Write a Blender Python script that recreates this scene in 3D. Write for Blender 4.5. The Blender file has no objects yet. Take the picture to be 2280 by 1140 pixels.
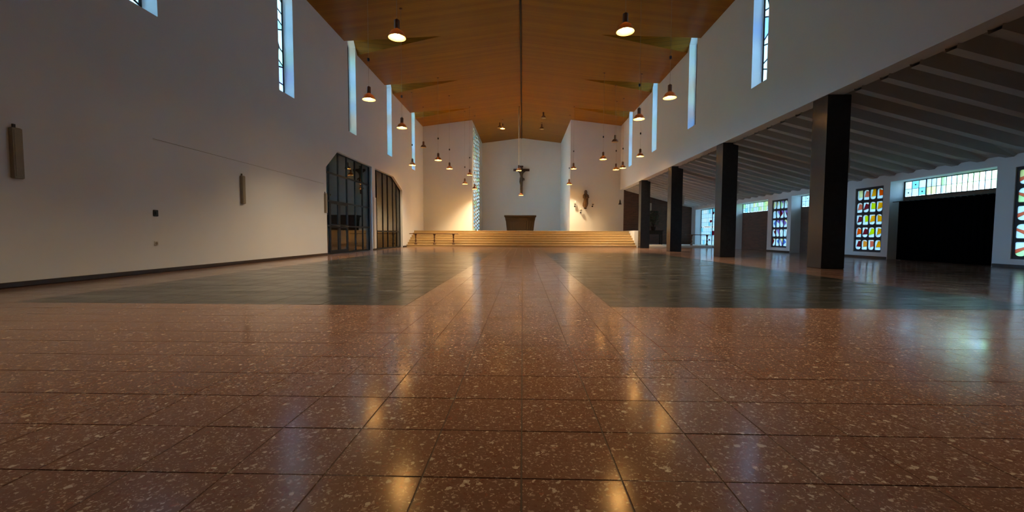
import bpy, math, random
from mathutils import Vector, Matrix
from mathutils.geometry import tessellate_polygon

random.seed(11)
scene = bpy.context.scene
COL = scene.collection

# ------------------------------------------------------------------ camera
CAM_H = 0.7305
F_PX, YAW, PITCH, ROLL = 919.73, 0.0253, 0.0513, 0.0034
cam_data = bpy.data.cameras.new('camera')
cam = bpy.data.objects.new('camera', cam_data)
COL.objects.link(cam)
cam_data.sensor_fit = 'HORIZONTAL'
cam_data.sensor_width = 36.0
cam_data.lens = F_PX / 2280.0 * 36.0
cam_data.clip_start = 0.02
cam_data.clip_end = 400
_cy, _sy, _cp, _sp, _cr, _sr = (math.cos(YAW), math.sin(YAW), math.cos(PITCH), math.sin(PITCH),
                                math.cos(ROLL), math.sin(ROLL))
_r0 = Vector((_cy, _sy, 0)); _f0 = Vector((-_sy * _cp, _cy * _cp, -_sp)); _u0 = Vector((-_sy * _sp, _cy * _sp, _cp))
_r = _r0 * _cr + _u0 * _sr
_u = _u0 * _cr - _r0 * _sr
cam.matrix_world = Matrix(((_r.x, _u.x, -_f0.x, 0), (_r.y, _u.y, -_f0.y, 0), (_r.z, _u.z, -_f0.z, CAM_H), (0, 0, 0, 1)))
scene.camera = cam

# ------------------------------------------------------------------ world, exposure
SKY_STRENGTH = 15.0
SKY_COLOR = (0.50, 0.75, 1.0, 1)
world = bpy.data.worlds.new('overcast_sky')
scene.world = world
world.use_nodes = True
_bg = world.node_tree.nodes['Background']
_bg.inputs['Color'].default_value = SKY_COLOR
_bg.inputs['Strength'].default_value = SKY_STRENGTH
LAMP_POWER = 200.0
BULB_STRENGTH = 45.0
LAMP_COLOR = (1.0, 0.75, 0.44)
vs = scene.view_settings
vs.view_transform = 'Standard'
vs.look = 'None'
vs.exposure = 1.8
vs.gamma = 1.0
vs.use_curve_mapping = False
scene.cycles.max_bounces = 10
scene.cycles.diffuse_bounces = 6
scene.cycles.transparent_max_bounces = 16
scene.cycles.sample_clamp_indirect = 6.0
scene.cycles.caustics_reflective = False
scene.cycles.caustics_refractive = False

# ------------------------------------------------------------------ dimensions (metres)
XL, XR, XC = -6.83, 6.61, -0.11
EAVE, RIDGE = 8.08, 8.92
SLOPE = (RIDGE - EAVE) / (XR - XC)
WALL_T = 0.36
BAY = 4.63
JAMBS = [7.76 + BAY * k for k in range(5)]
Y_WING, Y_BACK, Y_REAR = 28.4, 35.5, -2.6
RECESS_L, RECESS_R = -3.46, 3.22
XO = 11.45
XO2 = 11.87
PLAT_Z = 0.98
TILE = 0.30
ROW0 = 1.505
def roof_z(x): return RIDGE - SLOPE * abs(x - XC)

# ------------------------------------------------------------------ materials
def new_mat(name):
    m = bpy.data.materials.new(name)
    m.use_nodes = True
    nt = m.node_tree
    return m, nt, nt.nodes['Principled BSDF']
def N(nt, kind, **kw):
    n = nt.nodes.new(kind)
    for k, v in kw.items():
        if k.startswith('i_'):
            n.inputs[k[2:].replace('_', ' ')].default_value = v
        else:
            setattr(n, k, v)
    return n
def ramp(nt, fac, stops):
    r = nt.nodes.new('ShaderNodeValToRGB')
    el = r.color_ramp.elements
    while len(el) < len(stops): el.new(0.5)
    for e, (p, c) in zip(el, stops):
        e.position = p
        e.color = c if len(c) == 4 else (*c, 1)
    if fac is not None: nt.links.new(fac, r.inputs['Fac'])
    return r
def mixc(nt, fac, a, b, mode='MIX'):
    n = nt.nodes.new('ShaderNodeMix')
    n.data_type = 'RGBA'; n.blend_type = mode
    for v, idx in ((fac, 0), (a, 6), (b, 7)):
        if hasattr(v, 'is_output'): nt.links.new(v, n.inputs[idx])
        elif idx == 0: n.inputs[0].default_value = v
        else: n.inputs[idx].default_value = v if len(v) == 4 else (*v, 1)
    return n.outputs[2]
def position(nt, scale=(1, 1, 1)):
    g = nt.nodes.new('ShaderNodeNewGeometry')
    if scale == (1, 1, 1): return g.outputs['Position']
    mp = N(nt, 'ShaderNodeMapping'); mp.inputs['Scale'].default_value = scale
    nt.links.new(g.outputs['Position'], mp.inputs['Vector'])
    return mp.outputs['Vector']
def bump(nt, bsdf, height, strength=0.2, dist=0.01):
    b = N(nt, 'ShaderNodeBump'); b.inputs['Strength'].default_value = strength; b.inputs['Distance'].default_value = dist
    nt.links.new(height, b.inputs['Height']); nt.links.new(b.outputs['Normal'], bsdf.inputs['Normal'])
def noise(nt, vec, scale, detail=3, rough=0.5):
    n = N(nt, 'ShaderNodeTexNoise'); n.inputs['Scale'].default_value = scale
    n.inputs['Detail'].default_value = detail; n.inputs['Roughness'].default_value = rough
    nt.links.new(vec, n.inputs['Vector'])
    return n.outputs['Fac']
def simple(name, col, rough=0.5, metal=0.0, var=0.12, nscale=8.0, bumpk=0.0, spec=0.5):
    m, nt, b = new_mat(name)
    p = position(nt)
    f = noise(nt, p, nscale, 4)
    c = mixc(nt, f, tuple(x * (1 - var) for x in col), tuple(min(1, x * (1 + var)) for x in col))
    nt.links.new(c, b.inputs['Base Color'])
    b.inputs['Roughness'].default_value = rough
    b.inputs['Metallic'].default_value = metal
    b.inputs['Specular IOR Level'].default_value = spec
    if bumpk: bump(nt, b, noise(nt, p, nscale * 8, 3), bumpk, 0.004)
    return m

M = {}
M['plaster'] = simple('white_plaster', (0.73, 0.745, 0.76), 0.85, 0, 0.03, 1.2, 0.12)
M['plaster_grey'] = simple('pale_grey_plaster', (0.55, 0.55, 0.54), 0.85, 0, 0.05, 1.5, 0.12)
M['rib'] = simple('painted_concrete', (0.50, 0.50, 0.48), 0.8, 0, 0.06, 2.0, 0.1)
M['pillar'] = simple('charcoal_cladding', (0.020, 0.021, 0.024), 0.22, 0, 0.3, 9.0, 0.04, 0.5)
M['base'] = simple('dark_brown_skirting', (0.035, 0.022, 0.018), 0.4, 0, 0.2, 6)
M['grout'] = simple('dark_grout', (0.055, 0.032, 0.022), 0.7, 0, 0.2, 20)
M['bronze'] = simple('brown_bronze', (0.20, 0.095, 0.045), 0.42, 0.35, 0.15, 20)
M['shade_in'] = simple('cream_reflector', (0.85, 0.66, 0.36), 0.5, 0, 0.03, 20)
M['black'] = simple('black_metal', (0.012, 0.012, 0.013), 0.45, 0, 0.2, 20)
M['lead'] = simple('dark_lead', (0.022, 0.022, 0.026), 0.6, 0, 0.2, 15, 0, 0.12)
M['grille'] = simple('dark_concrete_grille', (0.045, 0.042, 0.05), 0.7, 0, 0.2, 12)
M['darkwood'] = simple('dark_stained_wood', (0.026, 0.015, 0.008), 0.6, 0, 0.3, 14, 0, 0.2)
M['benchwood'] = simple('brown_turned_wood', (0.12, 0.055, 0.022), 0.42, 0, 0.3, 14)
M['corpus'] = simple('carved_dark_wood', (0.07, 0.045, 0.028), 0.55, 0, 0.3, 14)
M['crosswood'] = simple('red_brown_wood', (0.10, 0.045, 0.032), 0.55, 0, 0.3, 14)
M['statue'] = simple('carved_brown_wood', (0.16, 0.085, 0.035), 0.5, 0, 0.55, 5)
M['speaker'] = simple('beige_speaker_cloth', (0.30, 0.26, 0.20), 0.8, 0, 0.1, 30)
M['speaker_pale'] = simple('off_white_casing', (0.62, 0.62, 0.58), 0.6, 0, 0.05, 30)
M['white'] = simple('white_paint', (0.78, 0.76, 0.72), 0.6, 0, 0.03, 5)
M['candle'] = simple('white_wax', (0.85, 0.80, 0.68), 0.5, 0, 0.03, 5)
M['cord'] = simple('grey_brown_cord', (0.34, 0.30, 0.25), 0.6, 0, 0.1, 5)
M['cord_white'] = simple('off_white_cord', (0.90, 0.86, 0.76), 0.5, 0, 0.03, 5)
M['curtain'] = simple('black_cloth', (0.0025, 0.0025, 0.003), 1.0, 0, 0.2, 5, 0, 0.0)
M['curtain_brown'] = simple('grey_brown_cloth', (0.10, 0.082, 0.068), 0.9, 0, 0.15, 5)
M['leaf'] = simple('dark_green_leaf', (0.03, 0.055, 0.018), 0.5, 0, 0.4, 20)
M['steel'] = simple('dark_steel_frame', (0.022, 0.025, 0.028), 0.6, 0.0, 0.15, 10, 0, 0.12)
M['ground'] = simple('lawn_ground', (0.16, 0.22, 0.08), 0.9, 0, 0.3, 2)

# red terrazzo
def terrazzo(name, base_a, base_b, chip_gain, joint_lines=False):
    m, nt, b = new_mat(name)
    p = position(nt)
    big = noise(nt, p, 1.1, 3)
    fine = noise(nt, p, 46, 4, 0.65)
    c = mixc(nt, fine, base_a, base_b)
    c = mixc(nt, ramp(nt, big, [(0.3, (0.72,) * 3), (0.7, (1.12,) * 3)]).outputs['Color'], (0, 0, 0), c, 'MULTIPLY') if False else c
    mul = ramp(nt, big, [(0.3, (0.78, 0.78, 0.78)), (0.72, (1, 1, 1))]).outputs['Color']
    c = mixc(nt, 1.0, c, mul, 'MULTIPLY')
    wob = N(nt, 'ShaderNodeVectorMath', operation='MULTIPLY_ADD')
    nz = N(nt, 'ShaderNodeTexNoise'); nz.inputs['Scale'].default_value = 60
    nt.links.new(p, nz.inputs['Vector'])
    nt.links.new(nz.outputs['Color'], wob.inputs[0]); wob.inputs[1].default_value = (0.028, 0.028, 0.0); nt.links.new(p, wob.inputs[2])
    for scale, rad, keep, cols in (
            (170, 0.50, 0.35, [(0.0, (0.15, 0.05, 0.035)), (0.35, (0.30, 0.17, 0.13)), (0.6, (0.42, 0.30, 0.24)), (0.82, (0.62, 0.50, 0.40))]),
            (72, 0.42, 0.70, [(0.0, (0.12, 0.04, 0.03)), (0.3, (0.30, 0.11, 0.075)), (0.58, (0.46, 0.34, 0.28)), (0.82, (0.74, 0.64, 0.52))]),
            (34, 0.30, 0.91, [(0.0, (0.12, 0.06, 0.045)), (0.35, (0.34, 0.20, 0.15)), (0.6, (0.46, 0.40, 0.32)), (0.82, (0.68, 0.61, 0.50))])):
        v = N(nt, 'ShaderNodeTexVoronoi', feature='F1'); v.inputs['Scale'].default_value = scale
        v.inputs['Randomness'].default_value = 1.0
        nt.links.new(wob.outputs[0], v.inputs['Vector'])
        sep = N(nt, 'ShaderNodeSeparateColor'); nt.links.new(v.outputs['Color'], sep.inputs[0])
        lt = N(nt, 'ShaderNodeMath', operation='LESS_THAN'); nt.links.new(v.outputs['Distance'], lt.inputs[0])
        ml = N(nt, 'ShaderNodeMath', operation='MULTIPLY'); nt.links.new(sep.outputs[1], ml.inputs[0]); ml.inputs[1].default_value = rad * 1.5
        nt.links.new(ml.outputs[0], lt.inputs[1])
        gt = N(nt, 'ShaderNodeMath', operation='GREATER_THAN'); nt.links.new(sep.outputs[0], gt.inputs[0]); gt.inputs[1].default_value = keep
        an = N(nt, 'ShaderNodeMath', operation='MULTIPLY'); nt.links.new(lt.outputs[0], an.inputs[0]); nt.links.new(gt.outputs[0], an.inputs[1])
        g2 = N(nt, 'ShaderNodeMath', operation='MULTIPLY'); nt.links.new(an.outputs[0], g2.inputs[0]); g2.inputs[1].default_value = chip_gain
        cc = ramp(nt, sep.outputs[2], cols); cc.color_ramp.interpolation = 'CONSTANT'
        c = mixc(nt, g2.outputs[0], c, cc.outputs['Color'])
    nt.links.new(c, b.inputs['Base Color'])
    sm = noise(nt, p, 2.6, 5, 0.6)
    rr = ramp(nt, sm, [(0.3, (0.12,) * 3), (0.75, (0.22,) * 3)])
    nt.links.new(rr.outputs['Color'], b.inputs['Roughness'])
    b.inputs['Specular IOR Level'].default_value = 0.75
    bump(nt, b, noise(nt, p, 9, 3, 0.5), 0.05, 0.004)
    return m
M['terrazzo'] = terrazzo('red_terrazzo', (0.150, 0.075, 0.055), (0.240, 0.134, 0.103), 0.52)

def dark_floor():
    m, nt, b = new_mat('dark_slate_tiles')
    p = position(nt)
    pw = position(nt, (0.35, 1.6, 1))
    c = mixc(nt, noise(nt, p, 30, 4, 0.6), (0.024, 0.025, 0.024), (0.045, 0.046, 0.043))
    wear = ramp(nt, noise(nt, pw, 1.3, 4, 0.62), [(0.60, (0, 0, 0)), (0.72, (1, 1, 1))]).outputs['Color']
    c = mixc(nt, mixc(nt, 0.55, (0, 0, 0), wear), c, (0.16, 0.145, 0.11))
    nt.links.new(c, b.inputs['Base Color'])
    rr = ramp(nt, noise(nt, pw, 2.2, 5, 0.65), [(0.3, (0.13,) * 3), (0.7, (0.30,) * 3)])
    nt.links.new(rr.outputs['Color'], b.inputs['Roughness'])
    b.inputs['Specular IOR Level'].default_value = 0.75
    bump(nt, b, noise(nt, pw, 4, 4, 0.6), 0.10, 0.006)
    return m
M['darkfloor'] = dark_floor()

def ceiling_wood():
    m, nt, b = new_mat('varnished_board_ceiling')
    p = position(nt)
    sx = N(nt, 'ShaderNodeSeparateXYZ'); nt.links.new(p, sx.inputs[0])
    board = N(nt, 'ShaderNodeMath', operation='MULTIPLY'); nt.links.new(sx.outputs['Y'], board.inputs[0]); board.inputs[1].default_value = 1 / 0.095
    fr = N(nt, 'ShaderNodeMath', operation='FRACT'); nt.links.new(board.outputs[0], fr.inputs[0])
    fl = N(nt, 'ShaderNodeMath', operation='FLOOR'); nt.links.new(board.outputs[0], fl.inputs[0])
    wn = N(nt, 'ShaderNodeTexWhiteNoise', noise_dimensions='1D'); nt.links.new(fl.outputs[0], wn.inputs['W'])
    gr = noise(nt, position(nt, (0.6, 14, 1)), 3.0, 4, 0.6)
    c = mixc(nt, gr, (0.24, 0.098, 0.003), (0.39, 0.165, 0.006))
    tint = ramp(nt, wn.outputs['Value'], [(0, (0.80, 0.78, 0.74)), (1, (1, 1, 1))]).outputs['Color']
    c = mixc(nt, 1.0, c, tint, 'MULTIPLY')
    gap = ramp(nt, fr.outputs[0], [(0.0, (0.35,) * 3), (0.06, (1,) * 3), (0.94, (1,) * 3), (1.0, (0.35,) * 3)])
    c = mixc(nt, 1.0, c, gap.outputs['Color'], 'MULTIPLY')
    nt.links.new(c, b.inputs['Base Color'])
    b.inputs['Roughness'].default_value = 0.42
    b.inputs['Specular IOR Level'].default_value = 0.15
    bump(nt, b, gap.outputs['Color'], 0.25, 0.006)
    return m
M['ceil'] = ceiling_wood()

def brick_mat():
    m, nt, b = new_mat('brown_brick')
    p = position(nt)
    s = N(nt, 'ShaderNodeSeparateXYZ'); nt.links.new(p, s.inputs[0])
    ad = N(nt, 'ShaderNodeMath', operation='ADD'); nt.links.new(s.outputs['X'], ad.inputs[0]); nt.links.new(s.outputs['Y'], ad.inputs[1])
    cb = N(nt, 'ShaderNodeCombineXYZ'); nt.links.new(ad.outputs[0], cb.inputs['X']); nt.links.new(s.outputs['Z'], cb.inputs['Y'])
    br = N(nt, 'ShaderNodeTexBrick'); br.inputs['Scale'].default_value = 1.0
    br.inputs['Brick Width'].default_value = 0.25; br.inputs['Row Height'].default_value = 0.075
    br.inputs['Mortar Size'].default_value = 0.008
    br.inputs['Color1'].default_value = (0.135, 0.062, 0.038, 1); br.inputs['Color2'].default_value = (0.085, 0.042, 0.028, 1)
    br.inputs['Mortar'].default_value = (0.095, 0.075, 0.06, 1)
    nt.links.new(cb.outputs[0], br.inputs['Vector'])
    nt.links.new(br.outputs['Color'], b.inputs['Base Color'])
    b.inputs['Roughness'].default_value = 0.8
    inv = N(nt, 'ShaderNodeMath', operation='SUBTRACT'); inv.inputs[0].default_value = 1; nt.links.new(br.outputs['Fac'], inv.inputs[1])
    bump(nt, b, inv.outputs[0], 0.5, 0.008)
    return m
M['brick'] = brick_mat()

def stone_step():
    m, nt, b = new_mat('honey_stone')
    p = position(nt)
    c = mixc(nt, noise(nt, position(nt, (1.2, 4, 9)), 4, 5, 0.6), (0.40, 0.27, 0.12), (0.62, 0.46, 0.24))
    nt.links.new(c, b.inputs['Base Color']); b.inputs['Roughness'].default_value = 0.4
    return m
M['step'] = stone_step()

def stained(name, col, transp=0.45, gain=1.0):
    col = tuple(c * gain for c in col)
    m = bpy.data.materials.new(name); m.use_nodes = True
    nt = m.node_tree
    nt.nodes.remove(nt.nodes['Principled BSDF'])
    out = nt.nodes['Material Output']
    nz = noise(nt, position(nt), 14, 3)
    c = mixc(nt, nz, tuple(x * 0.8 for x in col), col)
    t = N(nt, 'ShaderNodeBsdfTransparent'); nt.links.new(c, t.inputs['Color'])
    l = N(nt, 'ShaderNodeBsdfTranslucent'); nt.links.new(c, l.inputs['Color'])
    mx = N(nt, 'ShaderNodeMixShader'); mx.inputs[0].default_value = 1 - transp
    nt.links.new(t.outputs[0], mx.inputs[1]); nt.links.new(l.outputs[0], mx.inputs[2])
    g = N(nt, 'ShaderNodeBsdfGlossy'); g.inputs['Roughness'].default_value = 0.15
    fr = N(nt, 'ShaderNodeFresnel'); fr.inputs['IOR'].default_value = 1.4
    m2 = N(nt, 'ShaderNodeMixShader'); nt.links.new(fr.outputs[0], m2.inputs[0])
    nt.links.new(mx.outputs[0], m2.inputs[1]); nt.links.new(g.outputs[0], m2.inputs[2])
    nt.links.new(m2.outputs[0], out.inputs['Surface'])
    return m
GCOL = {
    'pale': (0.80, 0.92, 1.0),
    'white': (0.95, 0.96, 0.95),
    'cyan': (0.45, 0.78, 0.86),
    'blue': (0.25, 0.45, 0.85),
    'amber': (0.95, 0.55, 0.16),
    'orange': (1.0, 0.30, 0.02),
    'gold': (1.0, 0.62, 0.02),
    'yellow': (0.80, 0.90, 0.02),
    'crimson': (0.38, 0.04, 0.10),
    'rust': (0.85, 0.36, 0.26),
    'red': (0.80, 0.05, 0.09),
    'violet': (0.55, 0.42, 0.80),
    'green': (0.70, 0.90, 0.62),
    'straw': (0.92, 0.92, 0.62),
}
GL = {k: stained('nave_' + k + '_glass', tuple(0.5 * x + 0.5 * y for x, y in zip(c, (0.75, 0.88, 0.97))), 0.35, 0.62) for k, c in GCOL.items()}
GLAT = {k: stained('lattice_' + k + '_glass', GCOL[k], 0.45, 0.7) for k in ('white', 'pale', 'green', 'cyan')}
VIVID = ('amber', 'orange', 'gold', 'yellow', 'crimson', 'rust', 'red', 'violet', 'blue')
GA = {k: stained('aisle_' + k + '_glass', c, 0.22, 0.36 if k in VIVID else 0.42) for k, c in GCOL.items()}
GC = {k: stained('clerestory_' + k + '_glass', c, 0.6, 0.60) for k, c in GCOL.items()}
def clear_glass():
    m = bpy.data.materials.new('clear_window_glass'); m.use_nodes = True
    nt = m.node_tree; nt.nodes.remove(nt.nodes['Principled BSDF'])
    t = N(nt, 'ShaderNodeBsdfTransparent'); t.inputs['Color'].default_value = (0.72, 0.80, 0.84, 1)
    g = N(nt, 'ShaderNodeBsdfGlossy'); g.inputs['Roughness'].default_value = 0.02
    fr = N(nt, 'ShaderNodeFresnel'); fr.inputs['IOR'].default_value = 1.75
    mx = N(nt, 'ShaderNodeMixShader'); nt.links.new(fr.outputs[0], mx.inputs[0])
    nt.links.new(t.outputs[0], mx.inputs[1]); nt.links.new(g.outputs[0], mx.inputs[2])
    nt.links.new(mx.outputs[0], nt.nodes['Material Output'].inputs['Surface'])
    return m
M['glass'] = clear_glass()
def emit(name, col, s):
    m = bpy.data.materials.new(name); m.use_nodes = True
    nt = m.node_tree; nt.nodes.remove(nt.nodes['Principled BSDF'])
    e = N(nt, 'ShaderNodeEmission'); e.inputs['Color'].default_value = (*col, 1); e.inputs['Strength'].default_value = s
    nt.links.new(e.outputs[0], nt.nodes['Material Output'].inputs['Surface'])
    return m
M['bulb'] = emit('lit_bulb', (1.0, 0.54, 0.16), BULB_STRENGTH)
M['bulb_off'] = simple('unlit_bulb', (0.4, 0.38, 0.34), 0.3)

# ------------------------------------------------------------------ mesh helpers
class MB:
    def __init__(s): s.v = []; s.f = []; s.sm = []
    def add(s, verts, faces, smooth=False):
        o = len(s.v); s.v += [tuple(v) for v in verts]
        s.f += [tuple(i + o for i in f) for f in faces]; s.sm += [smooth] * len(faces)
        return s
    def box(s, x0, x1, y0, y1, z0, z1, bev=0.0):
        if bev <= 0:
            return s.add([(x, y, z) for x in (x0, x1) for y in (y0, y1) for z in (z0, z1)],
                         [(0, 1, 3, 2), (4, 6, 7, 5), (0, 4, 5, 1), (2, 3, 7, 6), (0, 2, 6, 4), (1, 5, 7, 3)])
        b = min(bev, (x1 - x0) / 2.2, (y1 - y0) / 2.2, (z1 - z0) / 2.2)
        pr = lambda e: [(x0 + b - e, y0 + b - e), (x1 - b + e, y0 + b - e), (x1 - b + e, y1 - b + e), (x0 + b - e, y1 - b + e)]
        V = [(x, y, z0) for x, y in pr(0)] + [(x, y, z0 + b) for x, y in pr(b)] + [(x, y, z1 - b) for x, y in pr(b)] + [(x, y, z1) for x, y in pr(0)]
        Fc = [(3, 2, 1, 0), (12, 13, 14, 15)]
        for k in range(3):
            for i in range(4): Fc.append((4 * k + i, 4 * k + (i + 1) % 4, 4 * k + 4 + (i + 1) % 4, 4 * k + 4 + i))
        return s.add(V, Fc)
    def lathe(s, prof, c=(0, 0, 0), n=20, closed=False, smooth=True, sx=1, sy=1):
        V = []; Fc = []
        for r, z in prof:
            for i in range(n):
                a = 2 * math.pi * i / n
                V.append((c[0] + sx * r * math.cos(a), c[1] + sy * r * math.sin(a), c[2] + z))
        m = len(prof)
        for k in range(m - 1 + (1 if closed else 0)):
            k2 = (k + 1) % m
            for i in range(n): Fc.append((k * n + i, k * n + (i + 1) % n, k2 * n + (i + 1) % n, k2 * n + i))
        if not closed:
            Fc.append(tuple(range(n - 1, -1, -1))); Fc.append(tuple((m - 1) * n + i for i in range(n)))
        return s.add(V, Fc, smooth)
    def tube(s, pts, r, n=8, r2=None):
        pts = [Vector(p) for p in pts]; V = []; Fc = []
        for k, p in enumerate(pts):
            d = (pts[min(k + 1, len(pts) - 1)] - pts[max(k - 1, 0)]).normalized()
            a = d.orthogonal().normalized(); b = d.cross(a)
            if k and (a.dot(pa) < 0.9):
                a = (pa - d * pa.dot(d)).normalized(); b = d.cross(a)
            pa = a
            rr = r[k] if isinstance(r, (list, tuple)) else r
            for i in range(n):
                t = 2 * math.pi * i / n; V.append(p + a * rr * math.cos(t) + b * rr * math.sin(t))
        for k in range(len(pts) - 1):
            for i in range(n): Fc.append((k * n + i, k * n + (i + 1) % n, (k + 1) * n + (i + 1) % n, (k + 1) * n + i))
        Fc.append(tuple(range(n - 1, -1, -1))); Fc.append(tuple((len(pts) - 1) * n + i for i in range(n)))
        return s.add(V, Fc, True)
    def ball(s, c, rx, ry=None, rz=None, n=14, m=9):
        ry = ry or rx; rz = rz or rx; V = [(c[0], c[1], c[2] - rz)]; Fc = []
        for k in range(1, m):
            t = math.pi * k / m - math.pi / 2
            for i in range(n):
                a = 2 * math.pi * i / n
                V.append((c[0] + rx * math.cos(t) * math.cos(a), c[1] + ry * math.cos(t) * math.sin(a), c[2] + rz * math.sin(t)))
        V.append((c[0], c[1], c[2] + rz)); L = len(V) - 1
        for i in range(n):
            Fc.append((0, 1 + (i + 1) % n, 1 + i)); Fc.append((L, L - n + i, L - n + (i + 1) % n))
        for k in range(m - 2):
            for i in range(n):
                a = 1 + k * n; Fc.append((a + i, a + (i + 1) % n, a + n + (i + 1) % n, a + n + i))
        return s.add(V, Fc, True)
    def mesh(s, name):
        me = bpy.data.meshes.new(name); me.from_pydata(s.v, [], s.f); me.validate()
        if any(s.sm) and len(me.polygons) == len(s.sm): me.polygons.foreach_set('use_smooth', s.sm)
        me.update(); return me
    def build(s, name, mat, parent=None, **tags):
        return obj(name, s.mesh(name), mat, parent, **tags)
def obj(name, mesh, mat=None, parent=None, label=None, cat=None, group=None, kind=None, loc=None):
    if mat is not None and mesh is not None and not mesh.materials: mesh.materials.append(mat)
    o = bpy.data.objects.new(name, mesh); COL.objects.link(o)
    if parent is not None: o.parent = parent
    if loc is not None: o.location = loc
    if label: o['label'] = label
    if cat: o['category'] = cat
    if group: o['group'] = group
    if kind: o['kind'] = kind
    return o
def empty(name, loc=(0, 0, 0), **tags):
    o = obj(name, None, None, None, loc=loc, **tags); o.empty_display_size = 0.1; return o
def copy_tree(o, parent=None, loc=None):
    c = o.copy(); COL.objects.link(c)
    if parent is not None: c.parent = parent
    if loc is not None: c.location = loc
    for ch in list(o.children): copy_tree(ch, c)
    return c

# 2D polygon helpers
def area2(p): return sum(p[i][0] * p[(i + 1) % len(p)][1] - p[(i + 1) % len(p)][0] * p[i][1] for i in range(len(p)))
def clip(poly, nx, ny, d):
    out = []
    for i in range(len(poly)):
        a, b = poly[i], poly[(i + 1) % len(poly)]
        da, db = nx * a[0] + ny * a[1] - d, nx * b[0] + ny * b[1] - d
        if da >= 0: out.append(a)
        if (da > 0) != (db > 0) and abs(da - db) > 1e-12:
            t = da / (da - db); out.append((a[0] + t * (b[0] - a[0]), a[1] + t * (b[1] - a[1])))
    res = []
    for p in out:
        if not res or (abs(p[0] - res[-1][0]) + abs(p[1] - res[-1][1])) > 1e-6: res.append(p)
    if len(res) > 1 and abs(res[0][0] - res[-1][0]) + abs(res[0][1] - res[-1][1]) < 1e-6: res.pop()
    return res
def split(poly, px, py, ang):
    nx, ny = -math.sin(ang), math.cos(ang); d = nx * px + ny * py
    return clip(poly, nx, ny, d), clip(poly, -nx, -ny, -d)
def inset(poly, e):
    if area2(poly) < 0: poly = poly[::-1]
    out = poly
    for i in range(len(poly)):
        a, b = poly[i], poly[(i + 1) % len(poly)]
        dx, dy = b[0] - a[0], b[1] - a[1]; L = math.hypot(dx, dy)
        if L < 1e-9: continue
        nx, ny = -dy / L, dx / L
        out = clip(out, nx, ny, nx * a[0] + ny * a[1] + e)
        if len(out) < 3: return []
    return out
def plate(outer, holes, t, fmap):
    """slab with holes; fmap(a, b, n) -> xyz, n runs 0..t"""
    loops = [outer] + holes
    flat = [p for l in loops for p in l]
    tris = tessellate_polygon([[Vector((p[0], p[1], 0)) for p in l] for l in loops])
    n = len(flat)
    V = [fmap(p[0], p[1], 0) for p in flat] + [fmap(p[0], p[1], t) for p in flat]
    Fc = [tuple(x) for x in tris] + [tuple(i + n for i in reversed(x)) for x in tris]
    o = 0
    for l in loops:
        for i in range(len(l)):
            j = (i + 1) % len(l); Fc.append((o + i, o + j, o + j + n, o + i + n))
        o += len(l)
    m = MB().add(V, Fc)
    me = m.mesh('plate')
    import bmesh
    bm = bmesh.new(); bm.from_mesh(me); bmesh.ops.recalc_face_normals(bm, faces=bm.faces); bm.to_mesh(me); bm.free()
    return me
def rect(a0, a1, b0, b1): return [(a0, b0), (a1, b0), (a1, b1), (a0, b1)]

# ------------------------------------------------------------------ floor
floor = MB().box(XL - 0.3, XO2 + 0.3, Y_REAR, Y_BACK, -0.12, -0.003).build('floor', M['grout'],
        label='red terrazzo tiled floor with two dark tiled seating fields', cat='floor', kind='structure')
def tile_verts(x0, y0, s, g=0.0012, ch=0.0016, zt=0.0, tilt=(0, 0)):
    a, b = x0 + g, x0 + s - g; c, d = y0 + g, y0 + s - g
    mx, my = x0 + s / 2, y0 + s / 2
    top = [(a + ch, c + ch), (b - ch, c + ch), (b - ch, d - ch), (a + ch, d - ch)]
    bot = [(a, c), (b, c), (b, d), (a, d)]
    V = [(x, y, zt + tilt[0] * (x - mx) + tilt[1] * (y - my)) for x, y in top] + [(x, y, -0.004) for x, y in bot]
    return V, [(0, 1, 2, 3)] + [(4 + i, 4 + (i + 1) % 4, (i + 1) % 4, i) for i in range(4)]
tv, tf = tile_verts(-TILE / 2, -TILE / 2, TILE)
tile_mesh = MB().add(tv, tf).mesh('tile'); tile_mesh.materials.append(M['terrazzo'])
field_red, field_dark = MB(), MB()
n_ind = 0
cols = range(int(math.floor(XL / TILE)), int(math.ceil(XO2 / TILE)))
for r in range(-14, 91):
    y0 = ROW0 + r * TILE
    for c in cols:
        x0 = c * TILE
        if x0 + TILE < XL - 0.05 or (y0 > 24.2 and x0 < XR): continue
        if x0 > XO2 or y0 + TILE > Y_WING + 0.3: continue
        tilt = (random.gauss(0, 0.0009), random.gauss(0, 0.0009))
        zt = random.gauss(-0.0005, 0.0003)
        dark = (4.19 < y0 < 16.6) and ((-18 <= c < -4) or (3 <= c < 18))
        yc = y0 + TILE / 2; xc = x0 + TILE / 2
        vis = (y0 < 4.19 and y0 + TILE > 0.95 and abs(xc + 0.025 * yc) < 1.24 * (y0 + TILE) + 0.15)
        if vis and n_ind < 300:
            o = obj('tile', tile_mesh, None, floor, loc=(xc, yc, zt))
            o.rotation_euler = (tilt[1], -tilt[0], 0); n_ind += 1
        else:
            (field_dark if dark else field_red).add(*tile_verts(x0, y0, TILE, zt=zt, tilt=tilt))
field_red.build('tile_field', M['terrazzo'], floor, kind='stuff')
field_dark.build('dark_tile_field', M['darkfloor'], floor, kind='stuff', label='dark slate grey tiles of the seating fields')

# ground outside
MB().box(-60, 70, -40, 90, -0.40, -0.25).build('ground', M['ground'], label='green lawn outside the church windows', cat='lawn', kind='structure')

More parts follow.
